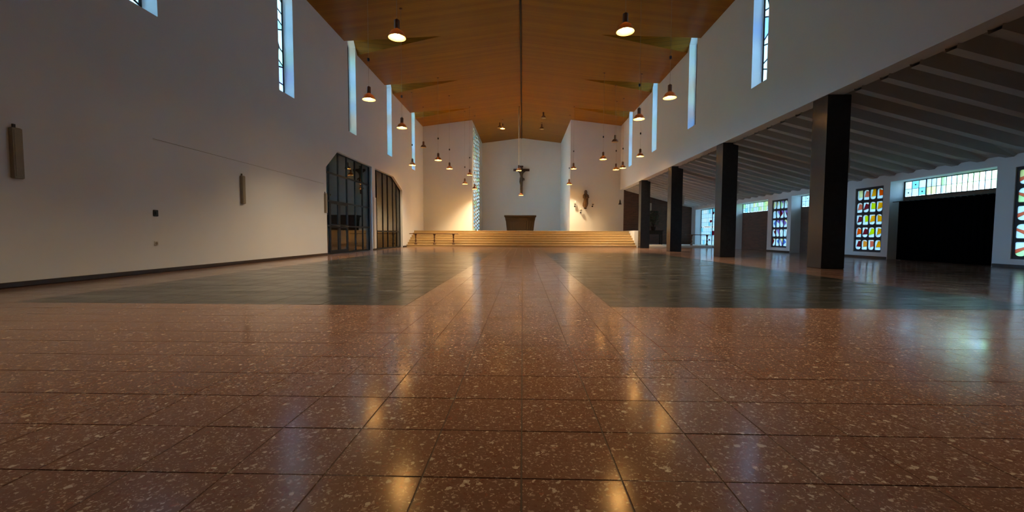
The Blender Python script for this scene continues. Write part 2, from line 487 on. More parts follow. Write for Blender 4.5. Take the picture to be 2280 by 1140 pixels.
# ------------------------------------------------------------------ nave windows + walls
TENT_N, TENT_F, TENT_P, TENT_H = 1.05, 0.20, 0.42, 0.80
def win_hole(d, sill):
    w = 0.76
    zl = EAVE + TENT_H * (TENT_N - w) / (TENT_N - TENT_P) - 0.04
    zr = EAVE + TENT_H * TENT_F / (TENT_F + TENT_P) - 0.04
    return [(d - w, sill), (d, sill), (d, zr), (d - TENT_P, EAVE + TENT_H - 0.05), (d - w, zl)]
def wall_outline(y0, y1, z0, ds):
    top = [(y1, EAVE + 0.10)]
    for d in reversed(ds):
        top += [(d + TENT_F + 0.1, EAVE + 0.10), (d - TENT_P, EAVE + TENT_H + 0.14), (d - TENT_N - 0.1, EAVE + 0.10)]
    top += [(y0, EAVE + 0.10)]
    return [(y0, z0), (y1, z0)] + top
SILL_L, SILL_R = 4.77, 4.98
# left wall with two glazed openings; the bottom edge runs round the doorways
OP1 = [(14.30, 0.0), (18.69, 0.0), (18.69, 3.78), (15.25, 3.78), (14.30, 3.06)]
OP2 = [(19.10, 0.0), (23.42, 0.0), (23.42, 3.22), (21.85, 3.78), (19.10, 3.78)]
o = wall_outline(Y_REAR, Y_WING, -0.02, JAMBS)
o = [o[0], (14.30, -0.02), (14.30, 3.06), (15.25, 3.78), (18.69, 3.78), (18.69, -0.02), (19.10, -0.02), (19.10, 3.78), (21.85, 3.78), (23.42, 3.22), (23.42, -0.02)] + o[1:]
obj('wall_left', plate(o, [win_hole(d, SILL_L) for d in JAMBS], WALL_T, lambda a, b, n: (XL - n, a, b)), M['plaster'],
    label='tall white plaster wall left of the hall with narrow high windows', cat='wall', kind='structure')
o = wall_outline(Y_REAR, Y_WING + 0.2, 3.80, JAMBS)
obj('wall_right', plate(o, [win_hole(d, SILL_R) for d in JAMBS], 0.36, lambda a, b, n: (XR + n, a, b)), M['plaster'],
    label='white upper wall on the right carried by dark pillars', cat='wall', kind='structure')

PALETTE = ['pale'] * 5 + ['white'] * 3 + ['cyan'] * 3 + ['straw', 'amber', 'violet', 'blue', 'green']
def portal(name, loc, sx, sy, rot):
    l = bpy.data.lights.new(name, 'AREA'); l.shape = 'RECTANGLE'; l.size = sx; l.size_y = sy
    l.cycles.is_portal = True
    ob = bpy.data.objects.new(name, l); COL.objects.link(ob); ob.location = loc; ob.rotation_euler = rot
    return ob
wn = [0]
def nave_window(d, sill, side, label):
    wn[0] += 1
    hole = win_hole(d, sill)
    hole_i = inset(hole, 0.004)
    x = XL - 0.29 if side < 0 else XR + 0.29
    sgn = -1 if side < 0 else 1
    fm = lambda a, b, n: (x + sgn * n, a, b)
    rnd = random.Random(100 + wn[0])
    body = inset(hole, 0.045)
    pieces = [body]; zc = sill + 0.15
    bands = []
    cur = body
    z = sill + rnd.uniform(0.2, 0.4)
    while z < EAVE + 0.15:
        lo, hi = None, None
        up, dn = split(cur, d - 0.43, z, rnd.uniform(-0.5, 0.5))
        if len(dn) > 2: bands.append(dn)
        cur = up
        if len(cur) < 3: break
        z += rnd.uniform(0.26, 0.46)
    if len(cur) > 2: bands.append(cur)
    fin = []
    for bnd in bands:
        if rnd.random() < 0.75:
            cx = sum(p[0] for p in bnd) / len(bnd); cz = sum(p[1] for p in bnd) / len(bnd)
            a, b = split(bnd, cx + rnd.uniform(-0.15, 0.15), cz, math.pi / 2 + rnd.uniform(-0.6, 0.6)); fin += [a, b]
        else: fin.append(bnd)
    fin = [inset(p, 0.016) for p in fin if len(p) > 2 and abs(area2(p)) > 0.01]
    fin = [p for p in fin if len(p) > 2 and abs(area2(p)) > 0.008]
    fr = obj('window_%d' % wn[0], plate(hole_i, fin, 0.03, fm), M['lead'], label=label, cat='window', kind='structure')
    for p in fin:
        obj('pane', plate(inset(p, -0.004) or p, [], 0.008, lambda a, b, n: (x + sgn * (n + 0.011), a, b)), GL[rnd.choice(PALETTE)], fr)
    zt = EAVE + TENT_H
    portal('daylight_portal', (x + sgn * 0.06, d - 0.38, (sill + zt) / 2), 0.86, zt - sill, (0, math.pi / 2 * sgn * 1, 0) if False else (math.pi / 2, 0, math.pi / 2 * sgn))
ords = ['nearest', 'second', 'third', 'fourth', 'farthest']
for k, d in enumerate(JAMBS):
    nave_window(d, SILL_L, -1, '%s tall stained glass slit window in the left wall' % ords[k])
    nave_window(d, SILL_R, 1, '%s tall stained glass slit window in the right wall' % ords[k])

# ------------------------------------------------------------------ nave ceiling
ceiling = empty('ceiling', (0, 0, 0), label='folded brown wooden board ceiling with central ridge', cat='ceiling', kind='structure')
CT = 0.05
def slab(pts, t=CT):
    n = len(pts); m = MB()
    m.add([tuple(p) for p in pts] + [(p[0], p[1], p[2] + t) for p in pts],
          [tuple(range(n)), tuple(range(2 * n - 1, n - 1, -1))] + [(i, (i + 1) % n, n + (i + 1) % n, n + i) for i in range(n)])
    return m
APEX_DX = 3.15
for side in (-1, 1):
    xw = XL if side < 0 else XR
    xo = xw + side * 0.42
    ax = XC + side * (abs(xw - XC) - 3.6)
    P = lambda x, y: (x, y, roof_z(x))
    def clipped(y): return y
    prevF = (Y_REAR, Y_REAR)
    items = [None] + JAMBS + [None]
    for i in range(len(items) - 1):
        a, b = items[i], items[i + 1]
        pts = []
        ya_w = Y_REAR if a is None else a + TENT_F
        ya_a = Y_REAR if a is None else a - TENT_P
        yb_w = Y_BACK + 0.2 if b is None else b - TENT_N
        yb_a = Y_BACK + 0.2 if b is None else b - TENT_P
        pts = [(xo, ya_w, EAVE), (xw, ya_w, EAVE), P(ax, ya_a), P(XC, ya_a), P(XC, yb_a), P(ax, yb_a), (xw, yb_w, EAVE), (xo, yb_w, EAVE)]
        if a is None: pts = [(xo, ya_w, EAVE)] + pts[3:] if False else pts
        slab(pts).build('ceiling_panel', M['ceil'], ceiling)
    for d in JAMBS:
        A = P(ax, d - TENT_P); Nn = (xw, d - TENT_N, EAVE); Ff = (xw, d + TENT_F, EAVE); Pk = (xw, d - TENT_P, EAVE + TENT_H)
        Nn2 = (xo, d - TENT_N, EAVE); Ff2 = (xo, d + TENT_F, EAVE); Pk2 = (xo, d - TENT_P, EAVE + TENT_H)
        slab([Nn2, Nn, A, Pk, Pk2]).build('ceiling_fold', M['ceil'], ceiling)
        slab([Pk2, Pk, A, Ff, Ff2]).build('ceiling_fold', M['ceil'], ceiling)
MB().box(XC - 0.035, XC + 0.035, Y_REAR, Y_BACK, RIDGE - 0.05, RIDGE + 0.02).build('ridge_batten', M['darkwood'], ceiling)
# unseen slab added above to keep daylight out of the folds
deck = MB().box(XL - 1.0, XR + 1.0, Y_REAR - 0.3, Y_BACK + 0.6, RIDGE + 0.35, RIDGE + 0.5).build('daylight_blocker', M['darkwood'], ceiling)

# ------------------------------------------------------------------ far walls, chancel recess
S = lambda name, mesh, mat, label, cat='wall': obj(name, mesh, mat, label=label, cat=cat, kind='structure')
S('wall_wing_left', plate([(XL - 0.3, 0), (RECESS_L, 0), (RECESS_L, 9.0), (XL - 0.3, 8.6)], [], 0.3, lambda a, b, n: (a, Y_WING + n, b)), M['plaster'], 'white end wall left of the chancel recess')
S('wall_wing_right', plate([(RECESS_R, 0), (6.86, 0), (6.86, 8.6), (RECESS_R, 9.0)], [], 0.3, lambda a, b, n: (a, Y_WING + n, b)), M['plaster'], 'white end wall right of the chancel, holding the carved figure')
S('wall_back', plate([(RECESS_L - 0.3, 0), (RECESS_R + 0.3, 0), (RECESS_R + 0.3, 9.1), (RECESS_L - 0.3, 9.1)], [], 0.3, lambda a, b, n: (a, Y_BACK + n, b)), M['plaster'], 'white back wall of the chancel behind the altar')
S('wall_recess_right', MB().box(RECESS_R, RECESS_R + 0.3, Y_WING + 0.3, Y_BACK, 0, 9.1).mesh('w'), M['plaster'], 'white right side wall of the chancel recess')
LAT_Y0, LAT_Y1, LAT_Z0, LAT_Z1 = 29.05, 33.05, 1.05, 8.30
S('wall_recess_left', plate(rect(Y_WING + 0.3, Y_BACK, 0, 9.1), [rect(LAT_Y0, LAT_Y1, LAT_Z0, LAT_Z1)], 0.3, lambda a, b, n: (RECESS_L - n, a, b)), M['plaster'], 'white left side wall of the chancel recess around the lattice window')
S('wall_rear', MB().box(XL - 0.3, XO2 + 0.3, Y_REAR - 0.3, Y_REAR, 0, 9.4).mesh('w'), M['plaster_grey'], 'grey rear wall behind the viewer')

# lattice window of lozenge panes
lat = empty('window_11', (0, 0, 0), label='tall lattice window of small staggered panes in the chancel recess', cat='window', kind='structure')
cols_n, rows_n = 4, 27
cw, rh = (LAT_Y1 - LAT_Y0) / cols_n, (LAT_Z1 - LAT_Z0) / rows_n
holes = []
for i in range(cols_n):
    for j in range(rows_n):
        y = LAT_Y0 + (i + 0.5) * cw; z = LAT_Z0 + (j + 0.5 + (0.25 if i % 2 else -0.25)) * rh
        hw, hh = cw * 0.40, rh * 0.34
        poly = [(y - hw, z), (y - hw * 0.55, z - hh), (y + hw * 0.55, z - hh), (y + hw, z), (y + hw * 0.55, z + hh), (y - hw * 0.55, z + hh)]
        holes.append(poly)
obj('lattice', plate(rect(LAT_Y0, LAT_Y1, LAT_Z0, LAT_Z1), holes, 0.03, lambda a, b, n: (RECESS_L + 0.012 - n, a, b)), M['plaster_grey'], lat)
rl = random.Random(5)
for p in holes:
    obj('pane', plate(p, [], 0.008, lambda a, b, n: (RECESS_L - n, a, b)), GLAT[rl.choice(['white', 'white', 'pale', 'pale', 'green', 'cyan'])], lat)
portal('daylight_portal', (RECESS_L - 0.06, (LAT_Y0 + LAT_Y1) / 2, (LAT_Z0 + LAT_Z1) / 2), LAT_Y1 - LAT_Y0, LAT_Z1 - LAT_Z0, (math.pi / 2, 0, -math.pi / 2))

# baseboards
def baseboard(name, x0, x1, y0, y1, label):
    MB().box(x0, x1, y0, y1, 0, 0.075, 0.008).build(name, M['base'], label=label, cat='baseboard', kind='structure')
baseboard('baseboard_left', XL, XL + 0.018, Y_REAR, 14.28, 'dark brown baseboard along the near left wall')
baseboard('baseboard_middle', XL - 0.02, XL + 0.018, 18.71, 19.09, 'short dark brown baseboard on the pier between glazed screens')
baseboard('baseboard_end', XL, XL + 0.018, 23.44, 24.15, 'short dark brown baseboard beside the altar steps')

# ------------------------------------------------------------------ altar steps and platform
steps = empty('altar_steps', (0, 24.15, 0), label='seven broad honey coloured stone steps rising to the altar', cat='steps')
NST, RISE, RUN, SY = 7, PLAT_Z / 7, 0.29, 24.15
for i in range(NST):
    y0 = i * RUN
    y1 = (i + 1) * RUN + 0.02 if i < NST - 1 else (Y_BACK - SY - 0.02)
    if i < NST - 1:
        MB().box(XL + 0.004, XR, y0, y1, i * RISE * 0, (i + 1) * RISE - 0.03).box(XL + 0.004, XR, y0 - 0.02, y1, (i + 1) * RISE - 0.03, (i + 1) * RISE, 0.008).build('step', M['step'], steps)
    else:
        MB().box(XL + 0.004, XR, y0, Y_WING - SY - 0.004, 0, PLAT_Z - 0.03).box(XL + 0.004, XR, y0 - 0.02, Y_WING - SY - 0.004, PLAT_Z - 0.03, PLAT_Z, 0.008).box(RECESS_L + 0.02, RECESS_R - 0.02, Y_WING - SY - 0.004, Y_BACK - SY - 0.02, 0, PLAT_Z).build('landing', M['step'], steps)
MB().box(XR + 0.006, 7.0, 24.65, Y_WING - 0.01, 0, 1.0, 0.012).build('low_parapet', M['white'], label='low white wall closing the right end of the altar steps', cat='parapet')

# ------------------------------------------------------------------ pillars
PILLAR_Y = [9.31 + 4.7 * k for k in range(4)]
pm = MB().box(0, 0.50, 0, 0.46, 0.0, 3.80, 0.012).mesh('pillar'); pm.materials.append(M['pillar'])
plabels = ['nearest dark charcoal pillar, the widest in view', 'second charcoal pillar from the viewer under the right wall',
           'third charcoal pillar from the viewer under the right wall', 'farthest charcoal pillar beside the altar steps']
spk = None
for k, y in enumerate(PILLAR_Y):
    obj('pillar', pm, None, loc=(6.62, y, 0), label=plabels[k], cat='pillar', group='charcoal pillars under the right wall')

# ------------------------------------------------------------------ right aisle
CZ0, CZ1 = 3.80, 2.60          # ceiling height at the nave side and at the outer wall
ais = empty('ceiling_aisle', (0, 0, 0), label='sloping pale ribbed ceiling of the right aisle', cat='ceiling', kind='structure')
RS = 0.62
xa, xb = XR + 0.30, XO + 0.02
V = []
prof = [(0.0, 0.0), (0.16, 0.0), (0.23, -1.0), (0.40, -1.0), (0.47, 0.0), (RS, 0.0)]
for (x, z, dp) in ((xa, CZ0 + 0.20, 0.27), (xb - 0.7, CZ1 + (CZ0 - CZ1) * 0.7 / (xb - xa) + 0.14, 0.22), (xb, CZ1 + 0.04, 0.05)):
    for (yy, w) in prof: V.append((x, yy, z + w * dp))
np_ = len(prof); Fc = []
for k in range(2):
    for i in range(np_ - 1): Fc.append((k * np_ + i, k * np_ + i + 1, (k + 1) * np_ + i + 1, (k + 1) * np_ + i))
tops = len(V)
V += [(xa, 0, CZ0 + 0.3), (xa, RS, CZ0 + 0.3), (xb, 0, CZ1 + 0.2), (xb, RS, CZ1 + 0.2)]
Fc += [(tops, tops + 2, tops + 3, tops + 1)]
rib_me = MB().add(V, Fc).mesh('ceiling_rib'); rib_me.materials.append(M['rib'])
y = Y_REAR
while y < Y_WING:
    obj('ceiling_rib', rib_me, None, ais, loc=(0, y, 0)); y += RS
MB().add([(xa - 0.02, Y_REAR, CZ0 + 0.31), (xa - 0.02, Y_WING + 0.2, CZ0 + 0.31), (XO2 + 0.5, Y_WING + 0.2, CZ1 + 0.21), (XO2 + 0.5, Y_REAR, CZ1 + 0.21),
          (xa - 0.02, Y_REAR, CZ0 + 0.4), (xa - 0.02, Y_WING + 0.2, CZ0 + 0.4), (XO2 + 0.5, Y_WING + 0.2, CZ1 + 0.3), (XO2 + 0.5, Y_REAR, CZ1 + 0.3)],
         [(0, 1, 2, 3), (7, 6, 5, 4), (0, 4, 5, 1), (1, 5, 6, 2), (2, 6, 7, 3), (3, 7, 4, 0)]).build('daylight_blocker', M['rib'], ais)  # unseen slab added over the ribs to block sky light
S('wall_aisle_end', MB().box(6.86, XO2 + 0.3, Y_WING, Y_WING + 0.3, 0, 4.3).mesh('w'), M['brick'], 'dark brown brick end wall of the right aisle')

ALC = [(10.36, 13.26), (15.00, 18.00), (19.68, 22.70)]
PAN = [(8.88, 9.98), (13.50, 14.60), (18.24, 19.36)]
PZ0, PZ1 = 0.20, 2.34
FW = (24.7, 27.76, 0.12, 2.42)
PLAT2 = 0.13
outer = [(Y_REAR, -0.02)]
for a, b in ALC: outer += [(a, -0.02), (a, 2.42), (b, 2.42), (b, -0.02)]
outer += [(Y_WING, -0.02), (Y_WING, CZ1 + 0.2), (Y_REAR, CZ1 + 0.2)]
S('wall_outer', plate(outer, [rect(a, b, PZ0, PZ1) for a, b in PAN] + [rect(*FW)], XO2 - XO, lambda a, b, n: (XO + n, a, b)), M['plaster'],
  'low white outer wall of the right aisle with alcoves and stained glass')
for k, (a, b) in enumerate([(8.2, 10.34), (13.28, 14.98), (18.02, 19.66), (22.72, 25.19)]):
    baseboard('baseboard_outer_%d' % (k + 1), XO - 0.018, XO, max(a, Y_REAR), b, ['dark baseboard under the nearest stained glass pier', 'dark baseboard under the orange stained glass pier', 'dark baseboard under the pale stained glass pier', 'dark baseboard before the far aisle window'][k])
names = ['behind the black curtain', 'in the middle alcove behind the nearest pillar', 'in the far alcove between the pillars']
for k, (a, b) in enumerate(ALC):
    S('wall_alcove_%d' % (k + 1), MB().box(XO2, XO2 + 0.2, a - 0.05, b + 0.05, -0.02, 1.93).mesh('w'), M['brick'], 'low brown brick wall ' + names[k])
    # clerestory strip window
    z0, z1 = 1.93, 2.42
    m1, m2 = a + 0.36, b - 0.70
    secs = [(a + 0.03, m1 - 0.012), (m1 + 0.012, m2 - 0.012), (m2 + 0.012, b - 0.03)]
    fm = lambda aa, bb, n: (XO2 + n, aa, bb)
    win = empty('window_%d' % (12 + k), (0, 0, 0), label='long low clerestory window ' + names[k], cat='window', kind='structure')
    obj('frame', plate(rect(a - 0.02, b + 0.02, z0 - 0.01, z1 + 0.02), [rect(s0, s1, z0 + 0.02, z1 - 0.02) for s0, s1 in secs], 0.035, fm), M['steel'], win)
    rk = random.Random(40 + k)
    for q, (s0, s1) in enumerate(secs):
        nc = 13 if q == 1 else 3
        w = (s1 - s0) / nc
        for i in range(nc):
            for j in range(2):
                zz0 = z0 + 0.02 + j * 0.225; zz1 = zz0 + 0.225
                obj('pane', MB().box(XO2 + 0.012, XO2 + 0.02, s0 + i * w + 0.003, s0 + (i + 1) * w - 0.003, zz0 + 0.003, zz1 - 0.003).mesh('pane'),
                    GC[rk.choice(['straw', 'green', 'pale', 'pale', 'white'] if q == 1 else ['pale', 'pale', 'cyan', 'green', 'white'])], win)
        lead = MB()
        for i in range(1, nc): lead.box(XO2 + 0.008, XO2 + 0.024, s0 + i * w - 0.005, s0 + i * w + 0.005, z0 + 0.02, z1 - 0.02)
        lead.box(XO2 + 0.008, XO2 + 0.024, s0, s1, z0 + 0.24, z0 + 0.25)
        if q != 1:
            for i in range(nc):
                for j in range(2):
                    if (i + j) % 2 == 0: lead.box(XO2 + 0.006, XO2 + 0.024, s0 + (i + 0.5) * w - 0.018, s0 + (i + 0.5) * w + 0.018, z0 + 0.02 + (j + 0.5) * 0.225 - 0.018, z0 + 0.02 + (j + 0.5) * 0.225 + 0.018)
        lead.build('lead_lines', M['lead'], win)
    portal('daylight_portal', (XO2 + 0.06, (a + b) / 2, (z0 + z1) / 2), b - a, z1 - z0, (math.pi / 2, 0, math.pi / 2))

# stained glass grilles
def rounded(a0, a1, b0, b1, r_tl, r_tr, r_bl, r_br, n=4):
    pts = []
    for (cx, cy, r, s) in ((a1 - r_br, b0 + r_br, r_br, -90), (a1 - r_tr, b1 - r_tr, r_tr, 0), (a0 + r_tl, b1 - r_tl, r_tl, 90), (a0 + r_bl, b0 + r_bl, r_bl, 180)):
        for i in range(n + 1):
            t = math.radians(s + 90 * i / n); pts.append((cx + r * math.cos(t), cy + r * math.sin(t)))
    return pts
def grille_window(idx, y0, y1, scheme, label):
    fm = lambda aa, bb, n: (XO + 0.03 + n, aa, bb)
    rk = random.Random(70 + idx)
    win = empty('window_%d' % idx, (0, 0, 0), label=label, cat='window', kind='structure')
    nc, nr = 4, 5
    cw, ch = (y1 - y0 - 0.06) / nc, (PZ1 - PZ0 - 0.06) / nr
    holes = []; cells = []
    for i in range(nc):
        for j in range(nr):
            a0 = y0 + 0.03 + i * cw + 0.020; a1 = a0 + cw - 0.040
            b0 = PZ0 + 0.03 + j * ch + 0.044; b1 = b0 + ch - 0.088
            big, sml = 0.085, 0.03
            top = (big, big) if (i + j) % 2 == 0 else (sml, sml)
            bot = (sml, sml) if (i + j) % 2 == 0 else (big, big)
            poly = rounded(a0, a1, b0, b1, top[0], top[1], bot[0], bot[1])
            holes.append(poly); cells.append((i, j, poly, (a0 + a1) / 2, (b0 + b1) / 2, a1 - a0, b1 - b0))
    obj('grille', plate(rect(y0 + 0.002, y1 - 0.002, PZ0 + 0.002, PZ1 - 0.002), holes, 0.045, fm), M['grille'], win)
    def pane(poly, g):
        if len(poly) > 2: obj('pane', plate(poly, [], 0.02, lambda aa, bb, n: (XO + 0.042 + n, aa, bb)), GA[g], win)
    for (i, j, poly, cx, cz, w, h) in cells:
        if scheme == 'warm':
            ii = nc - 1 - i          # column counted from the chancel side
            colr = [['crimson', 'orange', 'crimson', 'orange'], ['orange', 'crimson', 'yellow', 'gold'], ['crimson', 'yellow', 'gold', 'gold'],
                    ['rust', 'crimson', 'yellow', 'gold'], ['straw', 'rust', 'gold', 'orange']][j][ii]
            if j == 0: colr = ['crimson', 'amber', 'rust', 'gold'][ii]
            low, rest = split(poly, cx, cz - h * 0.22, rk.uniform(-0.35, 0.05))
            low, rest = rest, low
            mid, side = split(rest, cx + w * rk.uniform(0.14, 0.30), cz + 0.05, math.pi / 2 + rk.uniform(-0.1, 0.45))
            top, mid2 = split(mid, cx, cz + h * 0.38, rk.uniform(-0.2, 0.4))
            pane(low, 'pale'); pane(side, 'pale'); pane(mid2, colr); pane(top, colr if j == 4 and ii % 2 == 0 else 'white')
        elif scheme == 'cool':
            a, b = split(poly, cx, cz + rk.uniform(-0.06, 0.06), rk.uniform(0.5, 1.1) * rk.choice((-1, 1)))
            c, d = split(a, cx, cz + 0.08, rk.uniform(0.5, 1.1) * rk.choice((-1, 1)))
            for p, g in ((b, 'pale'), (c, rk.choice(['white', 'violet', 'pale', 'straw'])), (d, rk.choice(['blue', 'cyan', 'crimson', 'pale', 'violet'] if j < 4 else ['green', 'straw', 'cyan']))): pane(p, g)
        else:
            a, b = split(poly, cx, cz + 0.03, 0.35 * (1 if j % 2 else -1))
            b2, strip = split(b, cx, cz - 0.05, 0.5 * (1 if j % 2 else -1)) if len(b) > 2 else (b, [])
            pane(a, 'pale' if j < 4 else 'straw'); pane(b2, 'rust'); pane(strip, 'pale' if (i + j) % 3 else 'green')
    portal('daylight_portal', (XO + 0.25, (y0 + y1) / 2, (PZ0 + PZ1) / 2), y1 - y0, PZ1 - PZ0, (math.pi / 2, 0, math.pi / 2))
grille_window(15, *PAN[0], 'pale', 'stained glass grille with rust stripes at the right picture edge')
grille_window(16, *PAN[1], 'warm', 'stained glass grille of orange, yellow and crimson cells beside the nearest pillar')
grille_window(17, *PAN[2], 'cool', 'stained glass grille of white and blue slivers between brick alcoves')
# far leaded window
GR_PIECE = stained('ruby_glass', (1.0, 0.16, 0.30), 0.7)
fwn = empty('window_18', (0, 0, 0), label='large pale blue leaded window with red spots at the aisle end', cat='window', kind='structure')
ym = 26.15
zt = 1.27
fh = [rect(a + 0.03, b - 0.03, c + 0.03, d - 0.03) for a, b in ((FW[0], ym), (ym, FW[1])) for c, d in ((FW[2], zt), (zt, FW[3]))]
obj('frame', plate(rect(FW[0] + .003, FW[1] - .003, FW[2] + .003, FW[3] - .003), fh, 0.05, lambda a, b, n: (XO2 - 0.05 + n, a, b)), M['steel'], fwn)
rk = random.Random(9)
for h in fh:
    y0, y1, z0, z1 = h[0][0], h[1][0], h[0][1], h[2][1]
    nc = 6; nr = 4
    for i in range(nc):
        for j in range(nr):
            a, b = y0 + (y1 - y0) * i / nc, y0 + (y1 - y0) * (i + 1) / nc
            c, d = z0 + (z1 - z0) * j / nr, z0 + (z1 - z0) * (j + 1) / nr
            g = rk.choice(['pale', 'pale', 'pale', 'pale', 'white', 'pale', 'cyan'])
            obj('pane', MB().box(XO2 - 0.03, XO2 - 0.022, a + 0.003, b - 0.003, c + 0.003, d - 0.003).mesh('pane'), GA[g], fwn)
lead = MB()
for h in fh:
    y0, y1, z0, z1 = h[0][0], h[1][0], h[0][1], h[2][1]
    for i in range(1, 6): yy = y0 + (y1 - y0) * i / 6; lead.box(XO2 - 0.034, XO2 - 0.018, yy - 0.006, yy + 0.006, z0, z1)
    for j in range(1, 4): zz = z0 + (z1 - z0) * j / 4; lead.box(XO2 - 0.034, XO2 - 0.018, y0, y1, zz - 0.006, zz + 0.006)
lead.build('lead_lines', M['lead'], fwn)
for (yy, zz, ra, rb) in ((26.05, 2.12, 0.13, 0.10), (26.35, 1.62, 0.15, 0.09), (26.00, 0.88, 0.19, 0.17), (25.35, 0.92, 0.15, 0.14), (25.55, 1.85, 0.10, 0.14), (26.5, 0.45, 0.10, 0.07), (25.3, 1.50, 0.08, 0.09)):
    el = [(yy + ra * (1 + 0.18 * math.sin(3 * t_)) * math.cos(t_), zz + rb * (1 + 0.15 * math.cos(2 * t_)) * math.sin(t_)) for t_ in [2 * math.pi * q / 12 for q in range(12)]]
    obj('red_piece', plate(el, [], 0.006, lambda a, b, n: (XO2 - 0.045 + n, a, b)), GR_PIECE, fwn)
portal('daylight_portal', (XO2 + 0.05, (FW[0] + FW[1]) / 2, (FW[2] + FW[3]) / 2), FW[1] - FW[0], FW[3] - FW[2], (math.pi / 2, 0, math.pi / 2))

# low plinth at the aisle end
MB().box(7.02, XO - 0.004, 25.2, Y_WING - 0.004, 0, PLAT2, 0.01).build('aisle_plinth', M['white'], label='low white platform at the far end of the right aisle', cat='platform')

# black curtain on its rail
def pleated(name, y0, y1, z0, z1, x, mat, folds, amp, parent=None, **tags):
    m = MB(); n = folds * 8
    V = []
    for zz, k in ((z0, 1.15), ((z0 + z1) / 2, 1.0), (z1, 0.8)):
        for i in range(n + 1):
            t = i / n
            V.append((x + amp * k * math.sin(t * folds * 2 * math.pi) + 0.3 * amp * math.sin(t * 17), y0 + (y1 - y0) * t, zz))
    L = n + 1
    V += [(p[0] + 0.012, p[1], p[2]) for p in V]
    H = 3 * L; Fc = []
    for r in range(2):
        for i in range(n):
            Fc.append((r * L + i, r * L + i + 1, (r + 1) * L + i + 1, (r + 1) * L + i))
            Fc.append((H + r * L + i + 1, H + r * L + i, H + (r + 1) * L + i, H + (r + 1) * L + i + 1))
    for i in range(n):
        Fc.append((i + 1, i, H + i, H + i + 1)); Fc.append((2 * L + i, 2 * L + i + 1, H + 2 * L + i + 1, H + 2 * L + i))
    for r in range(2):
        Fc.append((r * L, (r + 1) * L, H + (r + 1) * L, H + r * L)); Fc.append((r * L + n, H + r * L + n, H + (r + 1) * L + n, (r + 1) * L + n))
    m.add(V, Fc, True)
    return m.build(name, mat, parent, **tags)
cur = empty('black_curtain', (0, 0, 0), label='wide black curtain on a rail closing the nearest alcove', cat='curtain')
pleated('cloth', 10.40, 13.04, 0.012, 1.78, XO + 0.10, M['curtain'], 16, 0.028, cur)
MB().tube([(XO + 0.10, 10.364, 1.79), (XO + 0.10, 13.256, 1.79)], 0.012, 8).build('rail', M['black'], cur)
for i in range(17):
    yy = 10.45 + i * 0.16
    MB().lathe([(0.014, -0.006), (0.022, -0.006), (0.022, 0.006), (0.014, 0.006)], (0, 0, 0), 10, closed=True).build('curtain_ring', M['black'], cur, loc=(XO + 0.10, yy, 1.785)).rotation_euler = (math.pi / 2, 0, 0)

# ------------------------------------------------------------------ glazed screens in the left wall
GX = XL - 0.12
def screen(label, op, mull, trans, door=None, sh=0.03):
    root = empty('glazed_screen', (0, 0, 0), label=label, cat='glass screen')
    opi = inset(op, 0.004)
    ys = [op[0][0]] + mull + [op[1][0]]
    zs = [0.0] + trans + [3.9]
    holes = []
    for i in range(len(ys) - 1):
        for j in range(len(zs) - 1):
            if door and door[0] <= ys[i] + 1e-6 and ys[i + 1] <= door[1] + 1e-6 and zs[j + 1] <= door[2] + 1e-6: continue
            poly = inset(op, 0.035)
            y0, y1, z0, z1 = ys[i] + sh, ys[i + 1] - sh, zs[j] + (sh if j else 0.06), zs[j + 1] - sh
            for nx, ny, d in ((1, 0, y0), (-1, 0, -y1), (0, 1, z0), (0, -1, -z1)):
                poly = clip(poly, nx, ny, d)
                if len(poly) < 3: break
            if len(poly) > 2 and abs(area2(poly)) > 0.01: holes.append(poly)
    fh = list(holes)
    if door: fh.append(rect(door[0], door[1], 0.03, door[2]))
    obj('frame', plate(opi, fh, 0.06, lambda a, b, n: (GX - n, a, b)), M['steel'], root)
    for p in holes:
        obj('glass_pane', plate(p, [], 0.008, lambda a, b, n: (GX - 0.026 - n, a, b)), M['glass'], root)
    if door:
        half = (door[0] + door[1]) / 2
        for q, (y0, y1) in enumerate(((door[0] + 0.004, half - 0.003), (half + 0.003, door[1] - 0.004))):
            leaf = obj('door_leaf', plate(rect(y0, y1, 0.032, door[2] - 0.004), [rect(y0 + 0.085, y1 - 0.085, 0.14, 0.96), rect(y0 + 0.085, y1 - 0.085, 1.10, door[2] - 0.09)], 0.05, lambda a, b, n: (GX - n + 0.005, a, b)), M['steel'], root)
            for (z0, z1) in ((0.14, 0.96), (1.10, door[2] - 0.09)):
                obj('glass_pane', plate(rect(y0 + 0.085, y1 - 0.085, z0, z1), [], 0.008, lambda a, b, n: (GX - 0.02 - n, a, b)), M['glass'], leaf)
            MB().tube([(GX + 0.01, y0 + 0.06, 1.04), (GX + 0.06, y0 + 0.08, 1.04), (GX + 0.06, y1 - 0.08, 1.04), (GX + 0.01, y1 - 0.06, 1.04)], 0.016, 8).build('push_bar', M['black'], leaf)
    return root
screen('glazed steel screen with double doors and lamp reflections in left wall', OP1, [14.78, 15.55, 16.32, 17.12, 17.90], [1.04, 1.93, 2.94], (14.78, 16.32, 1.93))
screen('dark glazed screen with brown curtain nearer the altar steps', OP2, [19.62, 20.51, 21.27, 22.13, 22.76], [0.88])
pleated('pleated_curtain', 19.16, 23.36, 0.012, 3.70, GX - 0.30, M['curtain_brown'], 18, 0.05, label='grey brown pleated curtain behind the farther glazed screen', cat='curtain')
MB().box(XL + 0.002, XL + 0.034, 18.80, 19.095, 0.08, 2.42, 0.006).build('white_panel', M['white'], label='tall narrow white panel on the pier between glazed screens', cat='panel')
